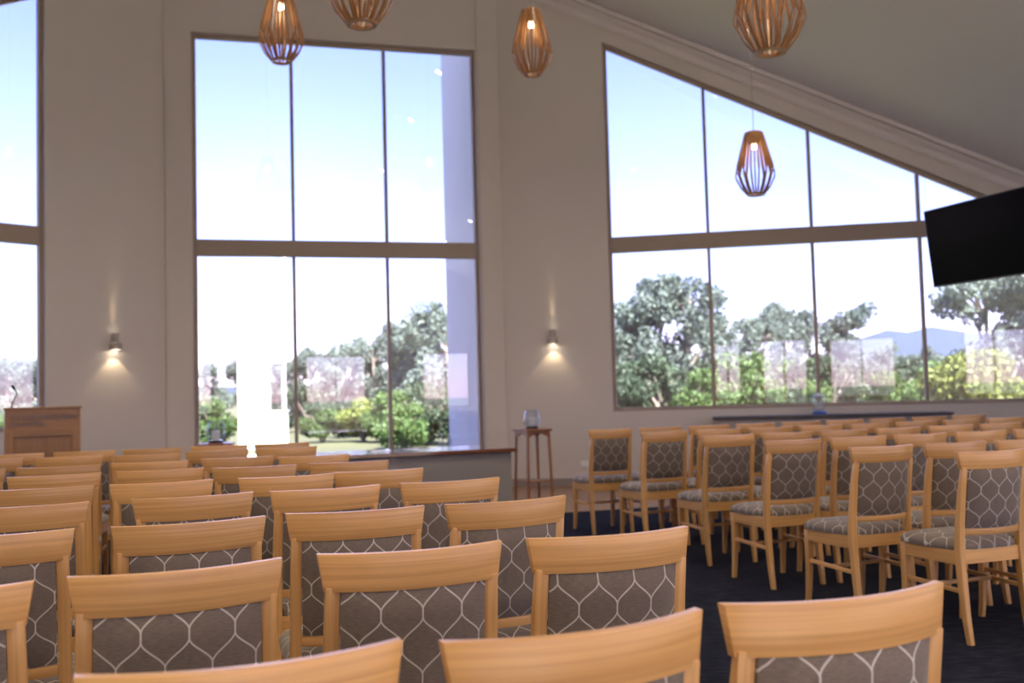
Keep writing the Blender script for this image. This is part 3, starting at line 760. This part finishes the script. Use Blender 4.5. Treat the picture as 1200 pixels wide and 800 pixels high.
# ------------------------------------------------------------------ candle stands with glass vases
def stand(x, y, h, rz, label, vlabel):
    t = thing('candle_stand', label, 'stand', (x, y, 0), rz, 'tall timber stands')
    w = .175
    obj('top', MB().box(-w, w, -w, w, h - .028, h), STAND_Z, t, bevel=.005)
    for sx_ in (-1, 1):
        for sy in (-1, 1):
            b, tt = w - .012, w - .035
            obj('leg', MB().loft([[(sx_ * c + a * q, sy * c + e * q, z) for a, e in ((-1, -1), (1, -1), (1, 1), (-1, 1))] for z, c, q in ((0.008, b, .012), (h - .026, tt, .015))]), STAND_Z, t, bevel=.003)
    for k in range(4):
        mb = MB(); n = 8; pts = []
        for i in range(n + 1):
            f = -1 + 2 * i / n; pts.append((f * (w - .045), h - .028 - .075 + .05 * (1 - f * f)))
        for (x0, z0), (x1, z1) in zip(pts, pts[1:]):
            mb.hexa([(x0, -w + .024, z0), (x1, -w + .024, z1), (x1, -w + .040, z1), (x0, -w + .040, z0), (x0, -w + .024, h - .027), (x1, -w + .024, h - .027), (x1, -w + .040, h - .027), (x0, -w + .040, h - .027)])
        o = obj('apron', mb, STAND_Z, t); o.rotation_euler = (0, 0, k * math.pi / 2)
    obj('lower_shelf', MB().box(-w + .03, w - .03, -w + .03, w - .03, .26, .275), STAND_Z, t, bevel=.003)
    v = thing('hurricane_vase', vlabel, 'vase', (x, y, h + .001), 0, 'glass vases on stands')
    obj('base', MB().lathe([(.02, 0), (.070, 0), (.074, .006), (.078, .022), (.05, .028), (.02, .028)], 24), DARKB, v, smooth=True)
    obj('glass', MB().lathe([(.01, .030), (.070, .029), (.092, .06), (.101, .11), (.094, .165), (.074, .222), (.071, .222), (.091, .165), (.098, .11), (.089, .062), (.068, .034), (.008, .034)], 28), VASE, v, smooth=True)
    obj('candle', MB().lathe([(.01, .036), (.042, .036), (.043, .12), (.038, .123), (.01, .118)], 20), CANDLE, v, smooth=True)
stand(.21, 11.72, .885, R(28), 'tall slender timber stand at the right end of the counter', 'round glass vase with white candle on the stand right of the counter')
stand(-3.05, 10.1, .885, R(12), 'timber stand half hidden behind chairs at the left of the middle window', 'round glass vase with white candle before the left pane of the middle window')

# ------------------------------------------------------------------ sideboard below the sloping window, dispenser, power outlet
def sideboard():
    t = bpy.data.objects.new('sideboard', None); col.objects.link(t)
    t.matrix_world = frame_matrix(COR, TR); tag(t, 'long low sideboard with dark top beneath the sloping window', 'sideboard')
    s0, s1 = 2.86, 5.80; d = -.45
    obj('top', MB().box(s0 - .02, s1 + .02, d - .02, -.03, .892, .925), DGREY, t, bevel=.004)
    obj('body', MB().box(s0, s1, d + .02, -.04, .09, .892), COUNTERB, t)
    obj('plinth', MB().box(s0 + .03, s1 - .03, d + .06, -.06, 0.008, .09), DGREY, t)
    n = 6
    for k in range(n):
        a = s0 + (s1 - s0) * k / n + .006; b = s0 + (s1 - s0) * (k + 1) / n - .006
        dr = obj('door', MB().box(a, b, d, d + .02, .10, .875), COUNTERB, t, bevel=.003)
        xk = b - .04 if k % 2 == 0 else a + .04
        obj('handle', MB().box(xk - .006, xk + .006, d - .025, d, .62, .76), CHROME, dr, bevel=.003)
sideboard()
q = COR + TR * 4.22 + Vector((TR.y, -TR.x)) * .20
t = thing('water_jar', 'clear glass water jar with blue foot on the sideboard', 'jar', (q.x, q.y, .926), 0)
obj('foot', MB().lathe([(.03, 0), (.088, 0), (.09, .03), (.06, .045), (.02, .045)], 22), BLUEP, t, smooth=True)
obj('glass', MB().lathe([(.02, .046), (.070, .047), (.074, .06), (.074, .20), (.066, .235), (.062, .235), (.070, .20), (.070, .062), (.02, .052)], 24), VASE, t, smooth=True)
obj('lid', MB().lathe([(.02, .236), (.068, .236), (.07, .25), (.03, .262), (.012, .266), (.012, .282), (.004, .284)], 20), WHITEP, t, smooth=True)
t = bpy.data.objects.new('power_outlet', None); col.objects.link(t); t.matrix_world = frame_matrix(COR, TR) @ Matrix.Translation((1.10, 0, .30))
tag(t, 'small white power outlet low on the wall behind the aisle chairs', 'power outlet')
obj('plate', MB().box(-.075, .075, -.012, 0, -.045, .045), WHITEP, t, bevel=.004)
for s_ in (-.038, .038): obj('switch', MB().box(s_ - .012, s_ + .012, -.017, -.011, .012, .032), WHITEP, t, bevel=.002)

# ------------------------------------------------------------------ outside: ground, hill, added gateway, trees
def outside():
    # lawn round the building, gently uneven
    mb = MB(); n = 60; size = 420
    vs = []
    for j in range(n + 1):
        for i in range(n + 1):
            x = -size + 2 * size * i / n; y = -size + 2 * size * j / n
            r = math.hypot(x, y - 3)
            vs.append((x, y, -.22 - .0 * r + (.6 * math.sin(x * .021 + 1) * math.cos(y * .017) if r > 90 else 0)))
    fs = [(j * (n + 1) + i, j * (n + 1) + i + 1, (j + 1) * (n + 1) + i + 1, (j + 1) * (n + 1) + i) for j in range(n) for i in range(n)]
    g = obj('ground', MB().add(vs, fs), GRASS); tag(g, 'green meadow outside the windows', 'ground', kind='structure')
    p = [pt(-16, REAR_Y - .4), pt(14, REAR_Y - .4), pt(14, REAR_Y - 16), pt(-16, REAR_Y - 16)]
    n4 = [(q.x, q.y, -.18) for q in p] + [(q.x, q.y, -.05) for q in p]
    f = obj('forecourt', MB().hexa(n4), PAVE); tag(f, 'pale paved forecourt behind the rear door', 'paving', kind='structure')
    p = [pt(XR + .4, REAR_Y - .3), pt(XR + 14, REAR_Y - .3), pt(XR + 14, 10), pt(XR + .4, 10)]  # paving added beside the building to bounce sunlight up to the ceiling
    f = obj('terrace', MB().hexa([(q.x, q.y, -.18) for q in p] + [(q.x, q.y, -.05) for q in p]), PAVE); tag(f, 'added light-bouncing pale paved terrace along the right side wall', 'paving', kind='structure')
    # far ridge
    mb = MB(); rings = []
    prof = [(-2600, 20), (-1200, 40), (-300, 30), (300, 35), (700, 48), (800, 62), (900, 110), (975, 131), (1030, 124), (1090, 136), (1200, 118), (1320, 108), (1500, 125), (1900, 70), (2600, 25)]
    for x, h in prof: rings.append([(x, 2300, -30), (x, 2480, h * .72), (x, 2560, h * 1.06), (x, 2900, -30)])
    h = obj('mountain_ridge', MB().loft(rings), HILLM, smooth=True); tag(h, 'forested mountain ridge on the horizon, haze painted in as blue', 'mountain', kind='structure')
    # white gateway added for the bright patch in the middle window's left panes
    t = thing('added_gateway', 'white rendered gateway added to brighten the left of the middle window', 'gateway', (-8.0, 30, -.2), R(4))
    obj('pillar', MB().box(-.33, .52, -.2, .5, 0, 2.92), WHITER, t, bevel=.01)
    obj('beam', MB().box(.52, 1.08, -.2, .1, 2.62, 2.92), WHITER, t, bevel=.01)
    obj('end_post', MB().box(.98, 1.08, -.1, .0, 1.12, 2.62), REND, t, bevel=.005)
    obj('low_wall', MB().box(.52, 1.1, -.1, .2, 0, 1.12), WHITER, t, bevel=.01)
    obj('coping', MB().box(.50, 1.13, -.14, .24, 1.12, 1.17), REND, t, bevel=.005)
outside()

def crown_mesh(name, blobs, nleaf, leaf, mat, seed):
    rnd = random.Random(seed); vs = []; fs = []
    vol = [b[3] * b[4] * b[5] for b in blobs]; tot = sum(v ** .67 for v in vol)
    for b, v in zip(blobs, vol):
        for _ in range(int(nleaf * v ** .67 / tot)):
            while True:
                d = Vector((rnd.uniform(-1, 1), rnd.uniform(-1, 1), rnd.uniform(-1, 1)))
                if .3 < d.length < 1: break
            c = Vector((b[0] + d.x * b[3], b[1] + d.y * b[4], b[2] + d.z * b[5]))
            s = leaf * rnd.uniform(.6, 1.3)
            e = Euler((rnd.uniform(0, 6.3), rnd.uniform(0, 6.3), rnd.uniform(0, 6.3))).to_matrix()
            o = len(vs)
            vs += [tuple(c + e @ Vector(p)) for p in ((-s * .5, 0, 0), (0, -s * .28, s * .06), (s * .5, 0, 0), (0, s * .28, s * .06))]
            fs.append((o, o + 1, o + 2, o + 3))
    me = bpy.data.meshes.new(name); me.from_pydata(vs, [], fs); me.materials.append(mat)
    return me
def tree_proto(seed, kind):
    """unit-height tree: returns trunk and crown meshes"""
    rnd = random.Random(seed); tr = MB(); blobs = []
    if kind == 'gum':
        top = Vector((rnd.uniform(-.04, .04), rnd.uniform(-.04, .04), .78))
        tr.tube([(0, 0, 0), (.01, 0, .2), tuple(top * .6), tuple(top)], [.022, .018, .012, .004], 8)
        for k in range(13):
            z = rnd.uniform(.22, .74); a = k * 2.4 + rnd.uniform(-.4, .4); ln = rnd.uniform(.10, .24) * (1.15 - z * .55)
            e = Vector((math.cos(a) * ln, math.sin(a) * ln, z + rnd.uniform(.08, .2)))
            tr.tube([(0.0, 0, z - .06), tuple(Vector((0, 0, z)).lerp(e, .5) + Vector((0, 0, .02))), tuple(e)], [.009, .006, .003], 6)
            for q in range(2):
                r = rnd.uniform(.045, .085); blobs.append((e.x + rnd.uniform(-.05, .05), e.y + rnd.uniform(-.05, .05), e.z + rnd.uniform(-.07, .04), r, r, r * 1.15))
        for k in range(7):
            r = rnd.uniform(.05, .09); blobs.append((rnd.uniform(-.1, .1), rnd.uniform(-.1, .1), rnd.uniform(.6, .93), r, r, r))
        for k in range(8):
            r = rnd.uniform(.07, .11); blobs.append((rnd.uniform(-.2, .2), rnd.uniform(-.2, .2), rnd.uniform(.08, .4), r, r, r))
        crown = crown_mesh('crown', blobs, 6500, .032, LEAF_GUM, seed)
    else:
        mat = {'dark': LEAF_DARK, 'green': LEAF_GREEN, 'yellow': LEAF_YEL}[kind]
        for k in range(6):
            a = k * 1.05; tr.tube([(0, 0, 0), (math.cos(a) * .1, math.sin(a) * .1, .3), (math.cos(a) * .28, math.sin(a) * .28, .62)], [.03, .02, .008], 6)
        for k in range(14):
            a = rnd.uniform(0, 6.3); rr = rnd.uniform(0, .42); z = rnd.uniform(.16, .84 - rr * .4); r = rnd.uniform(.14, .22)
            blobs.append((math.cos(a) * rr, math.sin(a) * rr, z, r, r, r * .8))
        crown = crown_mesh('crown', blobs, 3400, .075, mat, seed)
    trunk = tr.mesh('trunk', BARK, smooth=True)
    return trunk, crown
GUMS = [tree_proto(20 + i, 'gum') for i in range(4)]
SHRUB = {k: [tree_proto(50 + i + 7 * j, k) for i in range(2)] for j, k in enumerate(('dark', 'green', 'yellow'))}
def plant(name, label, cat, proto, x, y, h, wide=1.0, group=None):
    t = thing(name, label, cat, (x, y, -.25), random.uniform(0, 6.28), group)
    t.scale = (h * wide, h * wide, h)
    link('trunk', proto[0], t); link('crown', proto[1], t)
MIDT = [(-18.7, 60, 3.9), (-18.0, 66, 4.4), (-16.3, 62, 4.2), (-14.3, 60, 4.3), (-12.6, 58, 4.2), (-11.2, 55, 4.3), (-9.7, 56, 4.8), (-8.2, 52, 4.5), (-7.0, 50, 4.8), (-5.7, 51, 5.3), (-4.6, 47, 5.3), (-4.0, 45, 5.6), (-2.9, 42, 5.8), (-1.4, 43, 6.0)]
for i, (x, y, h) in enumerate(MIDT):
    plant('gum_tree', 'grey-green gum tree beyond the middle window, %s of its tree line from the left' % (ORD[i] if i < 10 else ('eleventh', 'twelfth', 'thirteenth', 'last')[i - 10]), 'tree', GUMS[i % 4], x, y, h + .35, 1.15, 'gum trees beyond the middle window')
RT = [(4.2, 49, 5.4), (5.9, 50, 6.2), (7.6, 52, 7.6), (8.6, 49, 7.7), (10.8, 54, 6.0), (12.0, 58, 5.0), (13.3, 60, 4.9), (13.9, 55, 5.6), (15.6, 57, 6.4), (17.4, 60, 5.3)]
for i, (x, y, h) in enumerate(RT):
    plant('gum_tree', 'grey-green gum tree beyond the sloping window, %s of its tree line from the left' % ORD[i], 'tree', GUMS[(i + 1) % 4], x, y, h + .35, 1.2, 'gum trees beyond the sloping window')
for x, y, h, lab in ((18.4, 55, 5.9, 'round-headed gum tree left of the blue mountain ridge'), (20.6, 62, 5.3, 'slim gum tree next to the blue mountain ridge'), (22.5, 60, 3.7, 'low tree below the blue mountain ridge'),
                     (25.2, 66, 3.5, 'low tree under the middle of the blue mountain ridge'), (28.0, 70, 3.5, 'low tree under the right part of the blue mountain ridge'), (30.7, 72, 3.9, 'low tree just left of the tall tree under the television'),
                     (17.9, 37.5, 6.1, 'tall leafy tree below the television'), (19.6, 36, 6.4, 'tall leafy tree at the right edge under the television'), (21.5, 39, 6.0, 'tall tree beyond the right edge of the sloping window')):
    plant('gum_tree', lab, 'tree', GUMS[int(x) % 4], x, y, h + .35, 1.2, 'gum trees beyond the sloping window')
for i, (x, y, h) in enumerate([(-30.5, 53, 4.3), (-28.0, 52, 4.1), (-26.6, 54, 4.2), (-25.6, 50, 3.9), (-24.0, 50, 3.7), (-22.6, 53, 3.9)]):
    plant('gum_tree', 'grey-green gum tree beyond the far-left window, %s from the left' % ORD[i], 'tree', GUMS[(i + 2) % 4], x, y, h + .35, 1.2, 'gum trees beyond the far-left window')
BUSH = [('green', -10.3, 34, 1.5, 'green bush left of the added gateway'), ('green', -6.6, 34, 1.3, 'green bush just right of the added gateway'), ('dark', -6.2, 38, 1.7, 'dark bush behind the green ones, second pane of the middle window'),
        ('yellow', -5.2, 34, 1.35, 'yellow-green bush in the middle pane of the middle window'), ('green', -4.1, 33, 1.6, 'green bush at the second mullion of the middle window'), ('dark', -2.8, 31, 1.9, 'dark bush in the right pane of the middle window'),
        ('green', -3.2, 28.5, 1.2, 'fresh green bush in front of the dark one, right pane of the middle window'), ('dark', -1.9, 30, 1.7, 'dark bush beside the fin wall'), ('dark', -4.9, 40, 2.2, 'dark bush under the tree line, middle window'), ('dark', -9.0, 44, 2.0, 'dark bush behind the added gateway'),
        ('dark', 4.6, 40, 2.7, 'dark bush at the left end of the sloping window'), ('dark', 6.4, 42, 3.0, 'tall dark bush in the first pane of the sloping window'), ('green', 7.2, 38, 2.2, 'green bush right in the first pane of the sloping window'), ('dark', 8.4, 41, 2.6, 'dark bush behind the first mullion of the sloping window'),
        ('green', 9.3, 40, 2.9, 'green bush in the second pane of the sloping window'), ('dark', 11.3, 45, 2.6, 'dark bush in the middle of the sloping window'), ('green', 13.3, 46, 2.7, 'green bush left of the second mullion of the sloping window'), ('dark', 14.8, 46, 2.9, 'dark bush right of the second mullion'),
        ('dark', 16.6, 48, 3.0, 'dark bush in the third pane of the sloping window'), ('green', 18.0, 47, 2.6, 'green bush in the third pane under the mountain ridge'), ('dark', 19.8, 50, 2.7, 'dark bush under the right part of the mountain ridge'), ('dark', 22.0, 52, 2.9, 'dark bush left of the third mullion'),
        ('yellow', 13.6, 28.5, 2.6, 'big yellow-green bush below the television'), ('yellow', 14.8, 30, 2.2, 'smaller yellow-green bush at the right edge'), ('green', 15.0, 34, 2.2, 'green bush behind the yellow-green one'),
        ('dark', -26.5, 45, 1.9, 'dark bush low in the far-left window'), ('green', -23.5, 44, 1.6, 'green bush low in the far-left window')]
for i, (k, x, y, h, lab) in enumerate(BUSH):
    plant('garden_bush', lab, 'bush', SHRUB[k][i % 2], x, y, h + .3, 1.15, 'bushes outside the windows')

for i in range(22):
    x = -38 + 3.7 * i
    nth = (ORD + ['eleventh', 'twelfth', 'thirteenth', 'fourteenth', 'fifteenth', 'sixteenth', 'seventeenth', 'eighteenth', 'nineteenth', 'twentieth', 'twenty-first', 'last'])[i]
    plant('hedge_bush', 'tall dark hedge shrub far behind the trees, %s of its row from the left' % nth, 'bush', SHRUB['dark'][i % 2], x, 78 + random.uniform(-2, 2), 3.7 + random.uniform(-.3, .3), .62, 'hedge far behind the trees')
